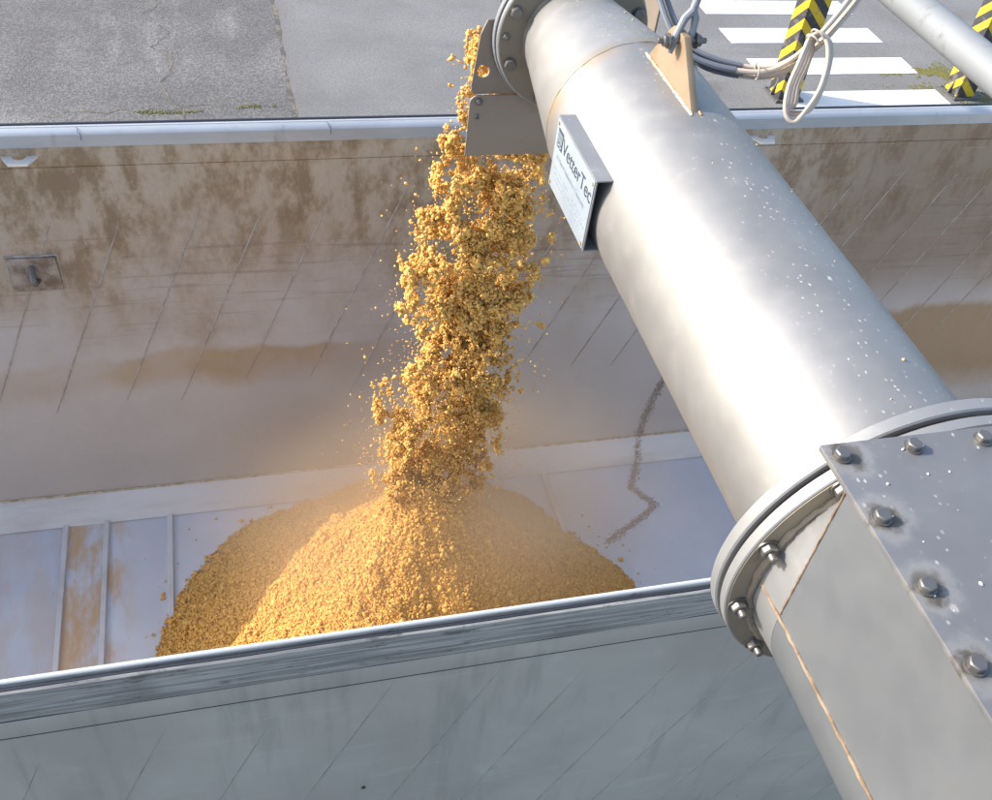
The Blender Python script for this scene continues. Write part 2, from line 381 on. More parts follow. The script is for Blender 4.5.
# --- grain
def grain(name, a, b, d):
    t = NT(name); n1 = t.noise(70,3,.65); n2 = t.noise(9,4,.6)
    c = t.mix(t.ramp(n1,.32,.68), a, b); c = t.mix(t.ramp(n2,.5,.75,0,.5), c, d)
    t.bump(t.noise(260,2,.6), .4, .003)
    return t.set(c, .9, 0, .15)
M['grain'] = grain('milled_grain', (.62,.325,.078), (.84,.515,.155), (.68,.37,.09))
M['grain_wet'] = grain('clumped_grain', (.68,.37,.095), (.88,.565,.19), (.72,.41,.11))
t = NT('dry_crumb'); M['crumb_dry'] = t.set((.5,.38,.22),.9,0)
t = NT('anchor_grime'); n1=t.noise(16,5,.65); c=t.mix(t.ramp(n1,.35,.65),(.4,.34,.28),(.19,.14,.1)); t.bump(n1,.3,.006); M['anchor'] = t.set(c,.6,.15)
t = NT('grain_residue'); n1=t.noise(60,3); c=t.mix(n1,(.36,.3,.26),(.46,.4,.35)); M['residue'] = t.set(c,.9,0)
t = NT('tyre_rubber'); M['tyre'] = t.set((.03,.03,.03), .8, 0)

# ------------------------------------------------------------------ the ground
mb = MB(); mb.add([(-150,-150,GZ),(150,-150,GZ),(150,150,GZ),(-150,150,GZ)], [(0,1,2,3)])
ground = tag(mb.build('asphalt_ground', M['asphalt']), kind='structure')
mb = MB()
edge = [( .79+.012*math.sin(y*2.1)+random.uniform(-.012,.012), y) for y in np.arange(4.2, 24, .22)]
vs = []; fs = []
for i,(x,y) in enumerate(edge):
    vs += [(x,y,GZ+.004),(60,y,GZ+.004)]
    if i: fs.append((2*i-2,2*i-1,2*i+1,2*i))
mb.add(vs, fs)
paving = tag(mb.build('pale_pavement', M['paving']), kind='structure')
t = NT('crack_fill'); n1 = t.noise(8,4,.6); c = t.mix(t.ramp(n1,.4,.6), (.09,.085,.08), (.2,.165,.12)); M['crack'] = t.set(c,.95,0)
def crack(p0, p1, w, wob, par, z):
    n = 60; vs = []; fs = []; p0 = np.array(p0); p1 = np.array(p1); d = (p1-p0)/np.linalg.norm(p1-p0); nn = np.array((-d[1],d[0])); k = random.uniform(0,50)
    for i in range(n+1):
        q = p0+(p1-p0)*i/n + nn*((vnoise(np.array([i*.22+k]),np.array([k]),1)[0]-.5)*wob + (vnoise(np.array([i*.9+k]),np.array([k]),2)[0]-.5)*wob*.35)
        ww = w*(.3+1.2*vnoise(np.array([i*.5+k]),np.array([k+9]),3)[0])
        vs += [(*(q+nn*ww/2),z),(*(q-nn*ww/2),z)]
        if i: fs.append((2*i-2,2*i-1,2*i+1,2*i))
    mb = MB(); mb.add(vs,fs); mb.build('crack', M['crack'], par)
crack((-1.6,10.42),(.7,10.5),.018,.12,ground,GZ+.003)
crack((-.5,9.9),(-.75,14),.02,.35,ground,GZ+.003)
crack((.78,9.8),(.8,14.5),.045,.05,paving,GZ+.0065)
crack((2.1,9.9),(6.6,11.2),.012,.3,paving,GZ+.0065)
crack((4.3,14.2),(3.2,10),.012,.4,paving,GZ+.0065)
# painted crossing: each stripe a piece of the pavement
for k in range(6):
    y0 = 10.125 + k*.925
    mb = MB(); mb.box(6.87+random.uniform(-.01,.01), 9.25+random.uniform(-.015,.015), y0, y0+.465, GZ+.005, GZ+.0095)
    mb.build('painted_stripe', M['paint'], paving, sharp=0)
# moss in the pavement, a low cushion of tiny leaves
mc = []; mr = []
for k in range(16000):
    a = rng.uniform(0,2*math.pi); r = abs(rng.normal(0,.5))
    x = 9.35+r*math.cos(a)*.95; y = 10.98+r*math.sin(a)*.55
    if .6*vnoise(x*3.2,y*4.5,3)+.4*vnoise(x*19,y*19,6) < .52: continue
    if 6.87 < x < 9.22 and any(10.125+i*.925 < y < 10.59+i*.925 for i in range(3)): continue
    mc.append((x,y,GZ+.004)); mr.append(rng.uniform(.004,.008))
for k in range(700):
    x = rng.uniform(-1.1,.6); y = 10.42+.05*math.sin(x*3)+rng.normal(0,.02)
    if vnoise(x*5,y,5) < .5: continue
    mc.append((x,y,GZ+.003)); mr.append(rng.uniform(.004,.008))
for k in range(500):
    mc.append((rng.normal(9.95,.25), 10.28+rng.normal(0,.12), GZ+.006)); mr.append(rng.uniform(.006,.012))
tag(crumbs('moss_patch', mc, mr, M['moss']), 'yellow green moss growing on the pavement beside the zebra stripes', 'moss', kind='stuff')

# ------------------------------------------------------------------ the tipper trailer
X0, X1 = -6.2, 7.2
tr = thing('tipper_trailer', (0.5,2.54,GZ), 'long grey aluminium tipper trailer with open dusty body', 'trailer')
mb = MB(); mb.box(X0,X1,YF,YF+.045,-2.3,-.162)
far = mb.build('side_wall', M['dirty_alu'], tr); far['label'] = 'far side wall with grimy inside face'
mb = MB(); mb.prism([(YF-.004,-.158),(YF+.05,-.158),(YF+.05,-.068),(YF-.004,-.068)],'x',X0,X1)
up = mb.build('upper_strip', M['dirty_alu'], tr, bevel=.002)
mb = MB(); mb.prism([(YF-.012,-.066),(YF+.06,-.066),(YF+.06,-.008),(YF+.052,0.0),(YF+.012,0.0),(YF-.006,-.006),(YF-.012,-.014)],'x',X0,X1)
rail = mb.build('top_rail', M['rail_pale'], tr)
mb = MB(); mb.tube([(X0,YF+.05,.002),(X1,YF+.05,.002)], .0055, 10)
mb.build('edge_bead', M['rubber'], rail)
mb = MB(); mb.tube([(X0,YF+.03,.001),(X1,YF+.03,.001)], .0035, 8)
mb.build('edge_lip', M['bead'], rail)
# rail joints
for x in (-.55,.42):
    pts = [(x+.004*math.sin(i*1.9)+.003*i, YF+.02-.034*min(1,i/3), .0012-.0125*max(0,i-3)) for i in range(7)]
    mb = MB(); mb.tube(pts, .0011, 6); mb.build('rail_crack', M['rubber'], rail)
# raked ribs welded on the far wall
def rib_set(parent, yface, side, mat, xs, zt, zb, r):
    for i, x in enumerate(xs):
        x += random.uniform(-.022,.022); za = zt + random.uniform(-.12,.06); zz = zb + random.uniform(-.06,.12)
        pts = [(x+.41*(za+(zz-za)*k/10+.39), yface+side*.0005, za+(zz-za)*k/10) for k in range(11)]
        mb = MB(); mb.tube(pts, [r*.4]+[r]*9+[r*.4], 6, .12); mb.build('rib', mat, parent)
rib_set(far, YF, -1, M['rib'], [-.72-.288*k for k in range(1,12)][::-1]+[-.72+.288*k for k in range(26)], -.33, -1.5, .0038)
# small white hooks under the rail, seen from above
def hook(x):
    pts = []
    for a in range(0,181,15): pts.append((x+.026*math.cos(R(a)), YF-.004-.03*math.sin(R(a))))
    pts = [(x+.068,YF-.004)]+pts+[(x-.068,YF-.004),(x-.036,YF-.068),(x+.036,YF-.068)]
    mb = MB(); mb.prism(pts,'z',-.112,-.104); return mb.build('hook', M['bead'], far, bevel=0)
hook(-.775); hook(2.44); hook(5.6); hook(-4.0)
# anchor plate with ring bolt
def anchor(x):
    mb = MB(); mb.prism([(x-.1,-.585),(x+.095,-.585),(x+.1,-.755),(x-.1,-.755)],'y',YF-.02,YF)
    mb.build('anchor_plate', M['anchor'], far, bevel=.003)
    mb = MB(); mb.tube([(x-.005+.012*k/10,YF-.015+(-.062)*math.sin(math.pi*k/10), -.628-.075*k/10) for k in range(11)], .0135, 10)
    mb.build('anchor_ring', M['bolt'], far)
    for zz in (-.583,-.757):
        mb = MB(); mb.tube([(x-.105+.21*k/12,YF-.002,zz+random.uniform(-.003,.003)) for k in range(13)], .006, 6, .3); mb.build('weld_bead', M['rib'], far)
    for xx in (x-.102,x+.101):
        mb = MB(); mb.tube([(xx,YF-.002,-.58-.18*k/12) for k in range(13)], .006, 6, .3); mb.build('weld_bead', M['rib'], far)
anchor(-.828); anchor(4.9)
# kick plate
for side in (1,-1):
    yy = YF if side == 1 else 1.36
    def Y(d): return yy - side*d
    mb = MB(); mb.prism([(Y(0),-2.12),(Y(.012),-2.122),(Y(.115),-2.246),(Y(0),-2.246)],'x',X0,X1)
    kp = mb.build('kick_plate', M['kick'], tr)
    mb = MB(); mb.tube([(X0,Y(.006),-2.119),(X1,Y(.006),-2.119)], .006, 8); mb.build('weld_bead', M['weld'], kp)
# floor panels across the body
xs = [X0,-5.1,-4.1,-3.05,-2.0,-.978,-.776,-.455,.6,1.65,2.9,4.1,5.2,6.2,X1]
for a,b in zip(xs[:-1], xs[1:]):
    raised = -.9 if abs(a+.978) < 1e-3 else 0
    mb = MB(); mb.box(a+.001,b-.001,1.352,YF-.002,FZ-.03,FZ+(.003 if raised else 0))
    mb.build('floor_panel', M['floor'], tr, bevel=.004)
    mb = MB(); mb.prism([(b-.016,FZ),(b+.016,FZ),(b+.011,FZ+.017),(b-.011,FZ+.017)],'y',1.36,YF-.11); mb.build('floor_joint', M['kick'], tr)
mb = MB(); mb.box(X0,X1,1.34,YF+.04,FZ-.06,FZ-.0315); mb.build('floor_underlay', M['outer_alu'], tr)
# near wall: outer sheet, second strip, rail with bright inner bead
mb = MB(); mb.box(X0,X1,1.32,1.352,-2.3,-.205)
near = mb.build('side_wall', M['outer_alu'], tr); near['label'] = 'near side wall with smooth grey outer face'
mb = MB(); mb.prism([(1.314,-.203),(1.352,-.203),(1.352,-.12),(1.314,-.12)],'x',X0,X1); us = mb.build('upper_strip', M['outer_alu'], tr, bevel=.003)
for zz_ in (-.206,-.119):
    mb = MB(); mb.tube([(X0,1.3165 if zz_ < -.2 else 1.3105,zz_),(X1,1.3165 if zz_ < -.2 else 1.3105,zz_)], .0026, 6); mb.build('joint_shadow_line', M['rubber'], us)  # dark bead drawn in place of the shadow in the strip joints
mb = MB(); RAILP = [(1.309,-.118),(1.35,-.118),(1.35,-.004),(1.338,-.004),(1.333,-.016),(1.324,-.016),(1.319,-.005),(1.312,-.007),(1.308,-.02),(1.3075,-.064),(1.311,-.068),(1.3085,-.073)]
def dent(x, k): return .0022*(vnoise(np.array([x*7+k*3.1]), np.array([k*1.7]), 3)[0]-.5) + .0025*(vnoise(np.array([x*1.3]), np.array([k*.2]), 8)[0]-.5)
mb.rings([[(x, yv+dent(x,k), zv+dent(x,k+20)) for k,(yv,zv) in enumerate(RAILP)] for x in np.linspace(X0,X1,420)])
nr = mb.build('top_rail', M['rail'], tr, sharp=25)
mb = MB(); mb.tube([(X0,1.342,-.002),(X1,1.342,-.002)], .0058, 12); mb.build('edge_bead', M['bead'], nr)
mb = MB(); mb.tube([(X0,1.3275,-.013),(X1,1.3275,-.0145)], .0042, 8); mb.build('rubber_seal', M['rubber'], nr)
rib_set(near, 1.32, 1, M['rib_outer'], [-3.2+.288*k for k in range(30)], -.24, -1.9, .0018)
# ends, chassis and wheels
for x in (X0,X1):
    mb = MB(); mb.box(x-.05 if x < 0 else x, x if x < 0 else x+.05, 1.3,YF+.05,-2.35,.02); mb.build('end_wall', M['outer_alu'], tr, bevel=.01)
for y in (2.05,3.05):
    mb = MB(); mb.box(X0+.5,X1-.3,y-.05,y+.05,-2.62,-2.31); mb.build('chassis_beam', M['iron'], tr, bevel=.008)
mw = MB(); mw.ycyl(0,0,[(.29,-.14),(.46,-.15),(.5,-.12),(.5,.12),(.46,.15),(.29,.14)],36)
wheel0 = None
for x in (-4.6,-3.3,-2.0,5.0):
    for y in (1.55,3.5):
        mb = MB(); mb.v = [(a+x,b+y,c+GZ+.5) for a,b,c in mw.v]; mb.f = list(mw.f)
        w = mb.build('wheel', M['tyre'], tr)
        mb = MB(); mb.ycyl(x,GZ+.5,[(.03,y-.06),(.2,y-.05),(.288,y-.13),(.288,y+.13),(.2,y+.05),(.03,y+.06)],28); mb.build('rim', M['galv'], w)
    mb = MB(); mb.tube([(x,1.6,GZ+.5),(x,3.45,GZ+.5)], .06, 10); mb.build('axle', M['iron'], tr)

# ------------------------------------------------------------------ the heap of milled grain
HX, HY, HH, HR = .675, 2.57, 1.3, 1.195
def heap(x, y):
    dx = x-HX; dy = y-HY; r = np.hypot(dx, dy); th = np.arctan2(dy, dx)
    rr = HR*(1+.02*np.sin(2*th+.6)+.025*np.sin(5*th+1.1)+.015*np.sin(9*th))
    q = np.clip(r/rr, 0, 1.4)
    h = HH*(np.sqrt((1-q)**2+.0022) - .02*(q<1)) * np.where(q<1,1,0) - HH*.045*np.clip(q-1,0,1)*6
    h = np.where(q<1, HH*np.clip(1-q,0,1)**1.1, -.25*(q-1)*4)
    h = h - .035*np.exp(-(r/.07)**2)
    h = h + (vnoise(x*3.3,y*3.3,1)-.5)*.09*np.clip(1.25-q,0,1) + (vnoise(x*11,y*11,2)-.5)*.045*np.clip(1.2-q,.1,1) + (vnoise(x*34,y*34,4)-.5)*.016
    return FZ + h
N = 420
gx, gy = np.meshgrid(np.linspace(HX-1.36,HX+1.36,N), np.linspace(1.354,YF-.002,N), indexing='ij')
gz = heap(gx, gy) - .006
V = np.stack([gx,gy,np.maximum(gz,FZ-.02)],-1).reshape(-1,3)
idx = np.arange(N*N).reshape(N,N)
F = np.stack([idx[:-1,:-1],idx[1:,:-1],idx[1:,1:],idx[:-1,1:]],-1).reshape(-1,4)
keep = (gz[:-1,:-1].ravel() > FZ-.015)
me = raw_mesh('grain_heap', V, F[keep])
me.polygons.foreach_set('use_smooth', [True]*len(me.polygons)); me.materials.append(M['grain'])
hp = tag(link('grain_heap', me), 'tall golden heap of crumbly milled grain on the trailer floor', 'grain heap', kind='stuff')
n = 150000
rr = HR*1.08*np.sqrt(rng.random(n)); th = rng.uniform(0,2*math.pi,n)
cx = HX+rr*np.cos(th); cy = HY+rr*np.sin(th)
ok = (cy > 1.37) & (cy < YF-.02); cx = cx[ok]; cy = cy[ok]
cz = heap(cx,cy)
ok = cz > FZ-.012
cx, cy, cz = cx[ok], cy[ok], np.maximum(cz[ok], FZ+.003)
rad = np.exp(rng.normal(math.log(.0047), .42, len(cx)))
# lumps: pull part of the crumbs into small clusters
lump = vnoise(cx*22,cy*22,7); cz = cz + np.where(lump>.62, (lump-.62)*.06, 0)
o = crumbs('loose_crumbs', np.stack([cx,cy,cz],1), rad, M['grain'], hp, octa=True, jit=.4, squash=.5); o['kind'] = 'stuff'
# crumbs strewn past the toe of the heap
n = 260
th = rng.uniform(0,2*math.pi,n); r = HR*(1.0+np.abs(rng.normal(0,.09,n)))
cx = HX+r*np.cos(th); cy = HY+r*np.sin(th); ok = (cy>1.5)&(cy<3.62)
o = crumbs('strewn_crumbs', np.stack([cx,cy,np.full(n,FZ+.005)],1)[ok], np.exp(rng.normal(math.log(.006),.4,n))[ok], M['grain'], hp); o['kind'] = 'stuff'

# ------------------------------------------------------------------ falling stream
def clump(c, size, k, stretch=(1,1,1.15)):
    """an irregular aggregate of crumbs: a branching random walk"""
    pts = [np.zeros(3)]
    for i in range(k-1):
        b = pts[rng.integers(max(0,len(pts)-14), len(pts))] if rng.random() < .6 else pts[rng.integers(len(pts))]
        d = rng.normal(size=3); d /= np.linalg.norm(d)
        pts.append(b + d*size*.2*np.array(stretch))
    return np.array(pts)*1.0 + np.asarray(c)
_H3 = rng.random((64,64,64))
def noise3(P, f, off=0.0):
    Q = P*f + off; I = np.floor(Q).astype(int); T = Q-I; T = T*T*(3-2*T); r = 0
    for i in (0,1):
        for j in (0,1):
            for k in (0,1):
                w = (T[:,0] if i else 1-T[:,0])*(T[:,1] if j else 1-T[:,1])*(T[:,2] if k else 1-T[:,2])
                r = r + w*_H3[(I[:,0]+i)%64,(I[:,1]+j)%64,(I[:,2]+k)%64]
    return r
n = 2600000
z = .86-1.93*rng.random(n); u = (.9-z)/2.0
xc = .835-.07*u-.055*u*u; hw = .155+.055*u+.03*np.sin(z*9+.5)
x = xc+rng.uniform(-1.25,1.25,n)*hw; y = 2.675+rng.uniform(-1.2,1.2,n)*(.075+.03*u)
P = np.stack([x,y,z],1)
e = np.hypot((x-xc)/hw, (y-2.675)/(.075+.03*u))
D = .46*noise3(P*np.array([1,.8,.8]),19) + .32*noise3(P*np.array([1,1,.85]),42,7.3) + .22*noise3(P,95,3.1)
T = .574+.03*u+.13*np.clip(e-.55,0,1)**1.3+.02*np.sin(z*14)
keep = (D > T) & (D < T+.075) & ~((z>.5)&((y<2.6)|(x>1.06))) & ~((z>.55)&(x<.668+.25*np.maximum(0,z-.7))) & ~((z>.70)&(x<.72)) & ~((z>.56)&(x<.70)&(noise3(P,9,1.7)<.52))
P = P[keep]; sel = rng.permutation(len(P))[:150000]; P = P[sel]
C_ = [P]; R_ = [np.exp(rng.normal(math.log(.0031),.45,len(P)))]
n = 5200
z = .8-1.85*rng.random(n)**.8; u = (.9-z)/2.0
x = .835-.07*u-.055*u*u+rng.normal(0,.6,n)*(.155+.085*u); y = 2.675+rng.normal(0,.5,n)*.14
ok = ~((z>.5)&((x<.67)|(y<2.6)))&(y>2.4)
C_.append(np.stack([x,y,z],1)[ok]); R_.append(np.exp(rng.normal(math.log(.003),.4,n))[ok])
n = 9000; z = -.35-.72*rng.random(n)**.6; u = (.9-z)/2.0
x = .82-.07*u-.055*u*u+rng.normal(0,.5,n)*(.16+.16*np.maximum(0,-z-.5)); y = 2.68+rng.normal(0,.06,n)*(1+np.maximum(0,-z-.5)*2)
C_.append(np.stack([x,y,z],1)); R_.append(np.exp(rng.normal(math.log(.0019),.35,n)))
tag(crumbs('grain_stream', np.concatenate(C_), np.concatenate(R_), M['grain_wet'], octa=True, jit=.4, squash=.5), 'golden stream of crumbly grain falling from the chute onto the heap', 'grain', kind='stuff')
# three clumps that fall clear of the stream
for (c, s, k, lab) in [((.548,2.62,-.06),.03,70,'large crumbly golden clump falling alone left of the stream'),
                       ((.562,2.62,-.115),.018,26,'small golden clump just below the lone larger clump left of the stream'),
                       ((1.075,2.66,-.22),.02,30,'small golden clump falling alone right of the stream')]:
    P = clump(c, s, k*4, (1,1,.8)) 
    tag(crumbs('grain_clump', P-np.array(c), np.exp(rng.normal(math.log(.0048),.35,len(P))), M['grain_wet'], octa=True, jit=.4, squash=.5), lab, 'grain clump').location = c
# thin brown line of residue that runs down the wall, over the kick plate and along the floor
path = [(2.33,YF-.003,-1.62),(2.29,YF-.003,-1.8),(2.27,YF-.003,-2.0),(2.262,YF-.006,-2.12),(2.243,YF-.118,FZ+.004),(2.14,3.47,FZ+.004),(2.245,3.317,FZ+.004),(2.1,3.22,FZ+.004),(1.867,3.097,FZ+.004)]
C_ = []
for a,b in zip(path[:-1],path[1:]):
    a = np.array(a); b = np.array(b); L = np.linalg.norm(b-a)
    tt = rng.random(int(L*1100)); P = a+(b-a)*tt[:,None]
    on_floor = a[2] < -2.2
    P[:,0] += rng.normal(0,.012,len(P)); 
    if on_floor: P[:,1] += rng.normal(0,.012,len(P))
    else: P[:,2] += rng.normal(0,.008,len(P))
    C_.append(P)
C_ = np.concatenate(C_)
tag(crumbs('grain_residue', C_, np.full(len(C_),.0034)*rng.uniform(.6,1.4,len(C_)), M['residue']), 'thin brown line of residue zigzagging over the trailer floor', 'residue', kind='stuff')

# ------------------------------------------------------------------ the screw conveyor
cv = thing('screw_conveyor', (PX,1.0,PZ-.25), 'stainless screw conveyor tube with flanges, bolted trough and discharge chute', 'conveyor')
mb = MB(); mb.ycyl(PX,PZ,[(PR-.008,.772),(PR,.772),(PR,2.04),(PR-.008,2.04)],128); tube = mb.build('tube', M['tube'], cv)
mb = MB(); mb.ycyl(PX,PZ,[(.13,2.046),(PR-.0005,2.042),(.14,2.488),(.13,2.488)],96); mb.build('reducer', M['tube'], cv)
def ring_weld(y, r, w, mat, parent, n=90):
    mb = MB(); mb.tube([(PX+r*math.cos(2*math.pi*k/n),y+random.uniform(-.0015,.0015),PZ+r*math.sin(2*math.pi*k/n)) for k in range(n+1)], w, 6, .3)
    return mb.build('weld_bead', mat, parent)
ring_weld(2.041, PR-.0012, .0028, M['tube'], cv)
# hex bolt meshes (local +Z is the bolt axis), shared
def hexbolt(r, h, washer, stub=0, dome=.25):
    mb = MB()
    if washer: mb.rings([[(washer*math.cos(2*math.pi*k/20),washer*math.sin(2*math.pi*k/20),z) for k in range(20)] for z in (0,.0025)])
    z0 = .0025 if washer else 0
    hx = lambda rr,z: [(rr*math.cos(2*math.pi*(k//2)/6+ (R(6) if k%2 else -R(6))), rr*math.sin(2*math.pi*(k//2)/6+(R(6) if k%2 else -R(6))), z) for k in range(12)]
    mb.rings([hx(r,z0), hx(r,z0+h*.8), hx(r*.86,z0+h)])
    if stub: mb.rings([[(r*.5*math.cos(2*math.pi*k/14)*f,r*.5*math.sin(2*math.pi*k/14)*f,z) for k in range(14)] for z,f in ((z0+h,1),(z0+h+stub*.85,1),(z0+h+stub,.8))])
    me_o = mb.build('bolt', M['bolt'], None, sharp=30); me = me_o.data; bpy.data.objects.remove(me_o); return me
def put(me, name, parent, loc, axis, spin=0):
    q = Vector(axis).to_track_quat('Z','Y') @ Quaternion((0,0,1), spin)
    return link(name, me, parent, loc, q)
nut_me = hexbolt(.0125,.011,.0165,.012); plate_bolt = hexbolt(.0098,.008,.0122,0); far_bolt = hexbolt(.0165,.012,.019,0); small_bolt = hexbolt(.009,.006,.012,.004)
# near flange pair
mb = MB(); mb.ycyl(PX,PZ,[(.205,.728),(.2855,.728),(.2875,.730),(.2875,.7455),(.2855,.7475),(.205,.7475)],128); fa = mb.build('flange', M['flange_rim'], cv)
mb = MB(); mb.ycyl(PX,PZ,[(.2485,.7262),(.2835,.7262),(.2835,.7275),(.2485,.7275)],128); mb.build('flange_face', M['flange'], fa)  # thin ring holding the darkened face colour, shade included
mb = MB(); mb.ycyl(PX,PZ,[(.205,.748),(.279,.748),(.279,.754),(.205,.754)],96); mb.build('gasket', M['gasket'], fa)
mb = MB(); mb.ycyl(PX,PZ,[(.2,.7545),(.2885,.7545),(.291,.757),(.291,.775),(.289,.777),(.2,.777)],128); fb = mb.build('flange', M['flange_rim'], cv)
ring_weld(.779, PR+.001, .005, M['weld'], fb)
for k in range(12):
    a = R(133.5+29.8*k)
    p = (PX+.268*math.cos(a), .726, PZ+.268*math.sin(a))
    if math.sin(a) > .93: continue
    put(nut_me, 'bolt', fa, p, (0,-1,0), random.random())
mb = MB()
for k in range(91):
    pass
pts = [(PX+.2505*math.cos(R(100+2.2*k)), .7255+random.uniform(-.002,.002), PZ+.2505*math.sin(R(100+2.2*k))) for k in range(75)]
mb.tube(pts, .0075, 7, .3); mb.build('weld_bead', M['flange'], fa)
# transition collar from the square trough to the round flange
def box_ring(y):
    pts = []
    x0, x1, zt = .705, 2*PX-.705, 1.248
    for k in range(12): pts.append((x0, y, PZ+(zt-PZ)*k/12))
    for k in range(12): pts.append((x0+(x1-x0)*k/12, y, zt))
    for k in range(12): pts.append((x1, y, zt+(PZ-zt)*k/12))
    for k in range(36): a = R(-180*k/36); pts.append((PX+.243*math.cos(a), y, PZ+.243*math.sin(a)))
    return pts
def round_ring(y, r=.2465):
    pts = [(PX+r*math.cos(R(180-5*k)), y, PZ+r*math.sin(R(180-5*k))) for k in range(36)]
    return pts + [(PX+r*math.cos(R(-5*k)), y, PZ+r*math.sin(R(-5*k))) for k in range(36)]
mb = MB(); mb.rings([box_ring(.66), round_ring(.727)], caps=False); mb.build('transition_collar', M['flange_rim'], cv, sharp=20)
mb = MB(); mb.rings([box_ring(-1.6), box_ring(.6595)]); trough = mb.build('trough', M['trough'], cv, sharp=20)
def bead(pts, r, mat, parent):
    mb = MB(); mb.tube([(p[0]+random.uniform(-.0006,.0006),p[1],p[2]+random.uniform(-.0006,.0006)) for p in pts], r, 7, .28); return mb.build('weld_bead', mat, parent)
bead([(.7038,.722-.008*k,PZ+.001) for k in range(170)], .0026, M['weld_dull'], trough)
bead([(.7045,.6595,1.24-.0095*k) for k in range(30)], .0018, M['weld_dull'], trough)
# bolted cover plate
mb = MB(); mb.box(.684,1.212,-1.6,.7125,1.2535,1.262); cover = mb.build('cover_plate', M['plate'], cv, bevel=.0015)
mb = MB(); mb.box(.690,1.206,-1.59,.655,1.2485,1.253); mb.build('gasket', M['gasket'], cover)
for y in [.69-.0985*k for k in range(20)]:
    for x in (.7015,1.1945): put(plate_bolt, 'bolt', cover, (x+random.uniform(-.001,.001),y,1.262), (random.uniform(-.03,.03),random.uniform(-.03,.03),1), random.random())
for x in (.804,.907,1.01,1.105): put(plate_bolt, 'bolt', cover, (x,.691,1.262), (0,0,1), random.random())
# far flange pair
mb = MB(); mb.ycyl(PX,PZ,[(.131,2.489),(.2105,2.489),(.2135,2.492),(.2135,2.504),(.131,2.504)],112); fc = mb.build('flange', M['flange_rim'], cv)
mb = MB(); mb.ycyl(PX,PZ,[(.141,2.4872),(.2085,2.4872),(.2085,2.4886),(.141,2.4886)],112); mb.build('flange_face', M['flange'], fc)
mb = MB(); mb.ycyl(PX,PZ,[(.131,2.5045),(.203,2.5045),(.203,2.5095),(.131,2.5095)],96); mb.build('gasket', M['gasket'], fc)
mb = MB(); mb.ycyl(PX,PZ,[(.131,2.51),(.2165,2.51),(.2185,2.512),(.2185,2.527),(.131,2.527)],112); mb.build('flange', M['galv'], cv)
ring_weld(2.486, .1405, .005, M['flange'], fc)
for k in range(8):
    a = R(157+45*k); put(far_bolt, 'bolt', fc, (PX+.187*math.cos(a),2.487,PZ+.187*math.sin(a)), (0,-1,0), random.random())
a = R(178); put(small_bolt, 'plug', fc, (PX+.192*math.cos(a),2.4875,PZ+.192*math.sin(a)), (0,-1,0))
# discharge chute: lower front plate, upper ear with a hole, side plate
mb = MB(); rc = .022
lower = [(.686,.578),(1.2,.578),(1.2,.77)] + [(.686+rc-rc*math.sin(R(a)), .77-rc+rc*math.cos(R(a))) for a in (0,30,60,90)]
mb.prism(lower,'y',2.532,2.538); chute = mb.build('chute_plate', M['chute'], cv, bevel=.0008)
# ear plate with round hole
def plate_with_hole(outer, hc, hr, y0, y1, n=40):
    mb = MB(); o = []; i_ = []
    O = [Vector(p) for p in outer]; H = Vector(hc)
    for k in range(n):
        d = Vector((math.cos(2*math.pi*k/n), math.sin(2*math.pi*k/n)))
        best = None
        for a, b in zip(O, O[1:]+O[:1]):
            e = b-a; den = d.x*e.y-d.y*e.x
            if abs(den) < 1e-9: continue
            w = a-H; tt = (w.x*e.y-w.y*e.x)/den; s = (w.x*d.y-w.y*d.x)/den
            if tt > 0 and -1e-6 <= s <= 1+1e-6 and (best is None or tt < best): best = tt
        o.append(H+d*best); i_.append(H+d*hr)
    L = [[(p.x,y0,p.y) for p in i_],[(p.x,y0,p.y) for p in o],[(p.x,y1,p.y) for p in o],[(p.x,y1,p.y) for p in i_]]
    L.append(L[0]); mb.rings(L, caps=False); return mb
ear = [(.69,.772),(.86,.772),(.86,.9),(.752,.985),(.73,.99),(.716,.987),(.706,.978),(.702,.965),(.688,.80)]
plate_with_hole(ear,(.717,.84),.019,2.5385,2.5445).build('ear_plate', M['chute'], cv)
put(small_bolt,'bolt',chute,(.712,2.5315,.752),(0,-1,0),.3)
mb = MB(); mb.ycyl(.711,.705,[(.003,2.528),(.006,2.527),(.0085,2.529),(.0085,2.532),(.003,2.532)],20); mb.build('rivet', M['bolt'], chute)
mb = MB(); mb.box(1.2005,1.2065,2.532,2.82,.578,1.15); mb.build('side_plate', M['chute'], cv)
# nameplate bracket on the tube's left side
NX, NY0, NY1, NZ0, NZ1 = .73, 1.65, 1.922, .871, 1.046
br = None
mb = MB(); mb.prism([(NX,NZ0),(NX,NZ1),(PX-math.sqrt(PR**2-(NZ1-PZ)**2)+.004,NZ1),(PX-math.sqrt(PR**2-(NZ1-.003-PZ)**2)+.004,NZ1-.003),(NX+.003,NZ1-.003),(NX+.003,NZ0+.003),(PX-math.sqrt(PR**2-(NZ0-PZ)**2)+.004,NZ0+.003),(PX-math.sqrt(PR**2-(NZ0-PZ)**2)+.004,NZ0)],'y',NY0,NY1)
br = mb.build('nameplate_bracket', M['flange_rim'], cv, sharp=20)
mb = MB(); mb.box(NX-.0022,NX-.0004,NY0+.004,NY1-.004,NZ0+.004,NZ1-.004); mb.build('nameplate', M['label'], br, bevel=.0006)
for y in (NY0+.013,NY1-.013):
    for z in (NZ0+.013,NZ1-.013):
        mb = MB(); mb.tube([(NX-.0022,y,z),(NX-.0045,y,z)], .0042, 10); mb.build('rivet', M['rust'], br)
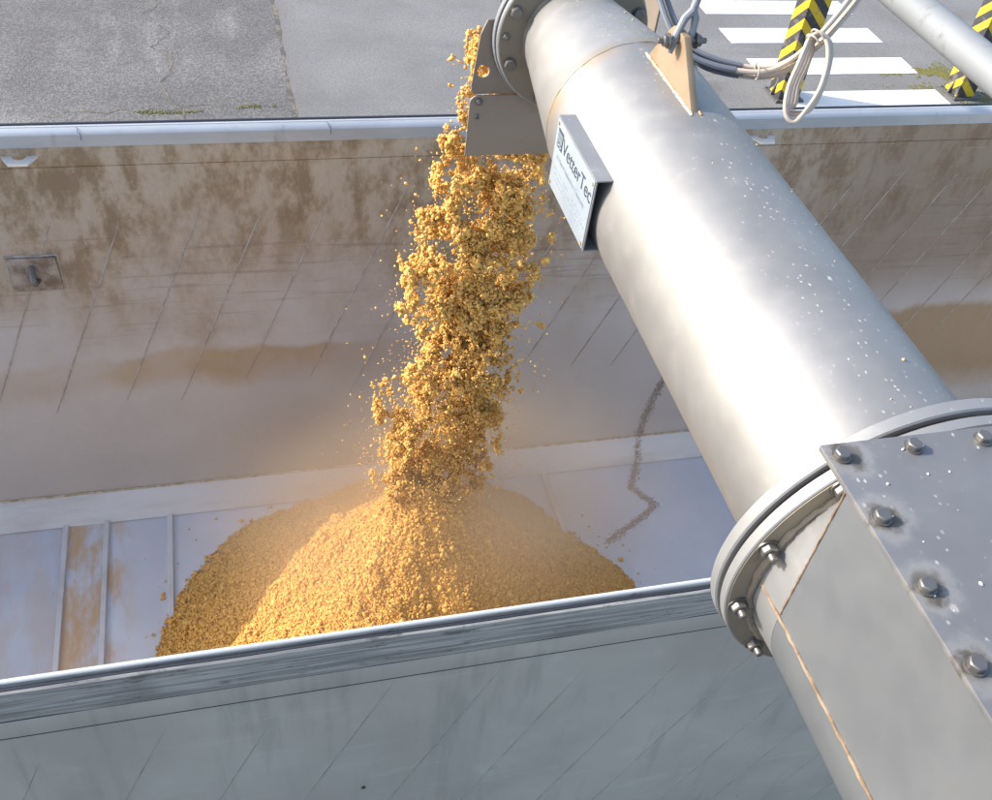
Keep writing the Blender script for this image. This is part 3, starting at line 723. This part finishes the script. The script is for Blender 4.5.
def text(s, size, y, z, mat, name):
    cu = bpy.data.curves.new(name,'FONT'); cu.body = s; cu.size = size; cu.extrude = .0003
    o = bpy.data.objects.new(name, cu); col.objects.link(o)
    dg = bpy.context.evaluated_depsgraph_get(); me = bpy.data.meshes.new_from_object(o.evaluated_get(dg))
    bpy.data.objects.remove(o); bpy.data.curves.remove(cu)
    me.transform(Matrix(((0,0,-1,NX-.0027),(-1,0,0,y),(0,1,0,z),(0,0,0,1))))
    me.materials.clear(); me.materials.append(mat)
    ob = link(name, me, br); return ob
text('VetterTec', .05, NY1-.058, NZ1-.06, M['ink'], 'lettering')
text('A Moret Industries Company', .0172, NY1-.03, NZ1-.09, M['ink2'], 'lettering')
# emblem: dark square with pale strokes
mb = MB(); mb.box(NX-.0031,NX-.0024,NY1-.054,NY1-.018,NZ1-.064,NZ1-.02); mb.build('emblem', M['ink'], br)
for (a,b,c_,d_) in [(.022,.026,.026,.062),(.03,.034,.026,.05),(.038,.042,.026,.062),(.046,.05,.026,.05),(.022,.05,.0545,.058)]:
    mb = MB(); mb.box(NX-.0037,NX-.0032,NY1-b,NY1-a,NZ1-d_,NZ1-c_); mb.build('emblem_stroke', M['label'], br)
# fine print too small to read
for r_, (ya, yb) in enumerate([(.03,.125),(.03,.14),(.03,.105)]):
    for side_ in (0,1):
        y = NY1-ya-side_*.13; end = NY1-yb-side_*.115
        while y > end:
            L = random.uniform(.006,.018); mb = MB(); z = NZ1-.112-.0125*r_
            mb.box(NX-.0029,NX-.0024,max(y-L,NY0+.01),y,z-.0045,z); mb.build('fine_print', M['ink2'], br, sharp=0); y -= L+.004
# lifting lug
mb = MB(); mb.prism([(1.712,1.152),(1.984,1.152),(1.9,1.255),(1.885,1.268),(1.83,1.268),(1.818,1.258)],'x',.937,.953)
lug = mb.build('lifting_lug', M['lug'], cv, bevel=.0015)
bead([(.935,1.708+.0047*k,1.157) for k in range(60)], .0045, M['weld'], lug)
bead([(.956,1.708+.0047*k,1.157) for k in range(60)], .0045, M['rust'], lug)
# crumbs and dried flecks stuck on the tube
n = 70; yy = rng.uniform(.8,2.4,n); aa = np.radians(rng.normal(62,26,n)); rr_ = np.where(yy<2.04, PR, PR-(yy-2.04)*.137)
o = crumbs('stuck_crumbs', np.stack([PX+rr_*np.cos(aa),yy,PZ+rr_*np.sin(aa)],1), np.exp(rng.normal(math.log(.0016),.35,n)), M['crumb_dry'], cv); o['kind'] = 'stuff'
n = 70
o = crumbs('stuck_crumbs', np.stack([rng.uniform(.7,1.2,n),rng.uniform(.1,.7,n),np.full(n,1.2625)],1), np.exp(rng.normal(math.log(.0013),.35,n)), M['bead'], cv); o['kind'] = 'stuff'

# ------------------------------------------------------------------ suspension rod with fork end
A = Vector((.945,1.852,1.25))
def ray_at_y(px, py, y):
    d = AX*(px-496)+AY*(py-400)+AZ*1000; return CAM_POS + d*(y/d.y)
top = Vector((1.02,1.93,1.47)); D = (top-A).normalized()
rod = thing('suspension_rod', A, 'grey steel suspension rod with fork end bolted to the lug on the tube', 'rod')
J = A + D*.052
mb = MB(); mb.tube([J, A+D*.5, A+D*4.0], .0085, 14); mb.build('rod', M['galv'], rod)
for s in (-1,1):
    pts = [J+D*.01, J-D*.006+Vector((s*.012,0,0)), J-D*.03+Vector((s*.0165,0,-.002)), A+D*.012+Vector((s*.0168,0,0)), A-D*.026+Vector((s*.0165,0,0))]
    mb = MB(); mb.tube(pts, [.009,.0085,.0075,.0085,.005], 10); mb.build('fork_prong', M['galv'], rod)
mb = MB(); mb.tube([A+Vector((-.046,0,0)),A+Vector((.04,0,0))], .0065, 12); mb.build('pin', M['bolt'], rod)
put(nut_me,'nut',rod,A+Vector((-.03,0,0)),(-1,0,0)); put(nut_me,'nut',rod,A+Vector((.03,0,0)),(1,0,0))
# the rod's loc was baked in world space: nuts above use it too

# ------------------------------------------------------------------ cable bundle
def dep(px, py, d):
    return CAM_POS + (AX*(px-496)+AY*(py-400)+AZ*1000)*(d/1000)
def spline(P, n=12):
    P = [Vector(p) for p in P]; Q = [P[0]*2-P[1]]+P+[P[-1]*2-P[-2]]; out = []
    for i in range(1,len(Q)-2):
        for k in range(n):
            t_ = k/n; a,b,c_,d_ = Q[i-1:i+3]
            out.append(.5*((2*b)+(c_-a)*t_+(2*a-5*b+4*c_-d_)*t_**2+(3*b-a-3*c_+d_)*t_**3))
    out.append(P[-1]); return out
bund = thing('cable_bundle', dep(740,70,2.3), 'beige and grey cable bundle with a tied coil hanging above the tube', 'cable')
main = [(648,-60),(664,0),(676,30),(690,50),(708,61),(735,69),(765,71),(790,63),(815,42),(836,20),(858,-8),(880,-45)]
off = [(-4,1),(1.5,-3.5),(3,3),(-1,5.5)]
for i,(ox,oy) in enumerate(off):
    full = [dep(px+ox*(1 if k<5 else 1.1)+random.uniform(-.8,.8), py+oy*1.15+random.uniform(-.8,.8), 2.36+.012*i-.006*k) for k,(px,py) in enumerate(main)]
    s1 = spline(full); cut = len(s1)*47//100
    mb = MB(); mb.tube(s1[:cut+1], .0066 if i%2 else .008, 9); mb.build('cable', M['cable_grey'], bund)
    mb = MB(); mb.tube(s1[cut:], .0052 if i%2 else .0062, 9); mb.build('cable', M['cable_beige'], bund)
for i in range(4):
    e = i*1.7
    e *= 1.9
    lp = [(808,38),(820,33),(827+e*.4,44),(827+e*.3,64),(819+e*.3,90),(806+e*.4,110),(795,122-e),(787-e*.2,118-e),(785+e,105),(789+e,85),(799+e,62),(808+e*.6,40)]
    mb = MB(); mb.tube(spline([dep(px,py,2.27+.012*i) for px,py in lp]), .005, 9); mb.build('coil', M['cable_beige'], bund)
for (px,py,d) in [(757,71,2.32),(813,41,2.28),(818,36,2.28)]:
    c0 = dep(px,py,d); t_ = (dep(px+6,py-(6 if px > 800 else 0),d)-c0).normalized(); u = t_.cross(Vector((0,0,1))).normalized(); w = t_.cross(u)
    mb = MB(); mb.tube([c0+u*.019*math.cos(2*math.pi*k/16)+w*.019*math.sin(2*math.pi*k/16) for k in range(17)], .0022, 6); mb.build('cable_tie', M['cable_beige'], bund)

# ------------------------------------------------------------------ galvanized pipe crossing above
gp = thing('galvanized_pipe', (1.211,1.4,1.466), 'mottled galvanized steel pipe crossing in front of the striped columns', 'pipe')
mb = MB(); mb.ycyl(1.211,1.466,[(.026,-.6),(.03,-.6),(.03,5.2),(.026,5.2)],40); mb.build('pipe', M['galv'], gp)
mb = MB(); mb.ycyl(1.211,1.466,[(.026,5.2),(.034,5.2),(.034,5.26),(.026,5.26)],40); mb.build('coupling', M['galv'], gp)

# ------------------------------------------------------------------ striped silo columns
def column(x, y, w, label):
    r = thing('striped_column', (x+w/2,y+w/2,GZ), label, 'column', 'black and yellow columns beyond the trailer'); r['kind'] = 'thing'
    mb = MB(); mb.box(x,x+w,y,y+w,GZ+.03,GZ+5.2); mb.build('post', M['hazard'], r, bevel=.018)
    mb = MB(); mb.box(x-.05,x+w+.05,y-.05,y+w+.05,GZ+.004,GZ+.029); b = mb.build('base_plate', M['iron'], r, bevel=.004)
    mb = MB(); mb.prism([(x-.048,GZ+.03),(x,GZ+.03),(x,GZ+.2)],'y',y+w/2-.012,y+w/2+.012); mb.build('gusset', M['iron'], r)
    for sx in (-.028,w+.028):
        for sy in (-.028,w+.028): put(far_bolt,'bolt',b,(x+sx,y+sy,GZ+.029),(0,0,1))
column(6.80,10.36,.29,'black and yellow striped column standing behind the cable coil')
column(9.39,10.33,.28,'black and yellow striped column partly hidden by the galvanized pipe')

# ------------------------------------------------------------------ dust hanging round the falling grain
dm = bpy.data.materials.new('dust_air'); dm.use_nodes = True; nt = dm.node_tree; nt.nodes.clear()
out = nt.nodes.new('ShaderNodeOutputMaterial'); pv = nt.nodes.new('ShaderNodeVolumePrincipled'); nt.links.new(pv.outputs[0], out.inputs['Volume'])
pv.inputs['Color'].default_value = (.97,.76,.55,1); pv.inputs['Anisotropy'].default_value = .2
tc = nt.nodes.new('ShaderNodeTexCoord')
ln = nt.nodes.new('ShaderNodeVectorMath'); ln.operation = 'LENGTH'; nt.links.new(tc.outputs['Object'], ln.inputs[0])
mr_ = nt.nodes.new('ShaderNodeMapRange'); mr_.interpolation_type = 'SMOOTHSTEP'; nt.links.new(ln.outputs['Value'], mr_.inputs[0])
mr_.inputs[1].default_value = 1.0; mr_.inputs[2].default_value = 0.0; mr_.inputs[3].default_value = 0; mr_.inputs[4].default_value = 1
nz = nt.nodes.new('ShaderNodeTexNoise'); nz.inputs['Scale'].default_value = 2.2; nz.inputs['Detail'].default_value = 2; nt.links.new(tc.outputs['Object'], nz.inputs['Vector'])
nr_ = nt.nodes.new('ShaderNodeMapRange'); nt.links.new(nz.outputs[0], nr_.inputs[0]); nr_.inputs[1].default_value = .3; nr_.inputs[2].default_value = .7; nr_.inputs[3].default_value = .35; nr_.inputs[4].default_value = 1.3
mu = nt.nodes.new('ShaderNodeMath'); mu.operation = 'MULTIPLY'; sq = nt.nodes.new('ShaderNodeMath'); sq.operation = 'POWER'; sq.inputs[1].default_value = 1.9; nt.links.new(mr_.outputs[0], sq.inputs[0]); nt.links.new(sq.outputs[0], mu.inputs[0]); nt.links.new(nr_.outputs[0], mu.inputs[1])
m2 = nt.nodes.new('ShaderNodeMath'); m2.operation = 'MULTIPLY'; nt.links.new(mu.outputs[0], m2.inputs[0]); m2.inputs[1].default_value = 2.7
nt.links.new(m2.outputs[0], pv.inputs['Density'])
bm = bmesh.new(); bmesh.ops.create_icosphere(bm, subdivisions=3, radius=1.03); me = bpy.data.meshes.new('dust_haze'); bm.to_mesh(me); bm.free()
me.materials.append(dm)
dh = link('dust_haze', me); dh.location = (.78,2.74,-1.3); dh.scale = (1.55,.98,.93)
tag(dh, 'pale dust hanging in the trailer round the foot of the falling grain', 'dust', kind='stuff')
sc.cycles.volume_step_rate = 2.0; sc.cycles.volume_bounces = 1; sc.cycles.max_bounces = 7; sc.cycles.diffuse_bounces = 3; sc.cycles.glossy_bounces = 3
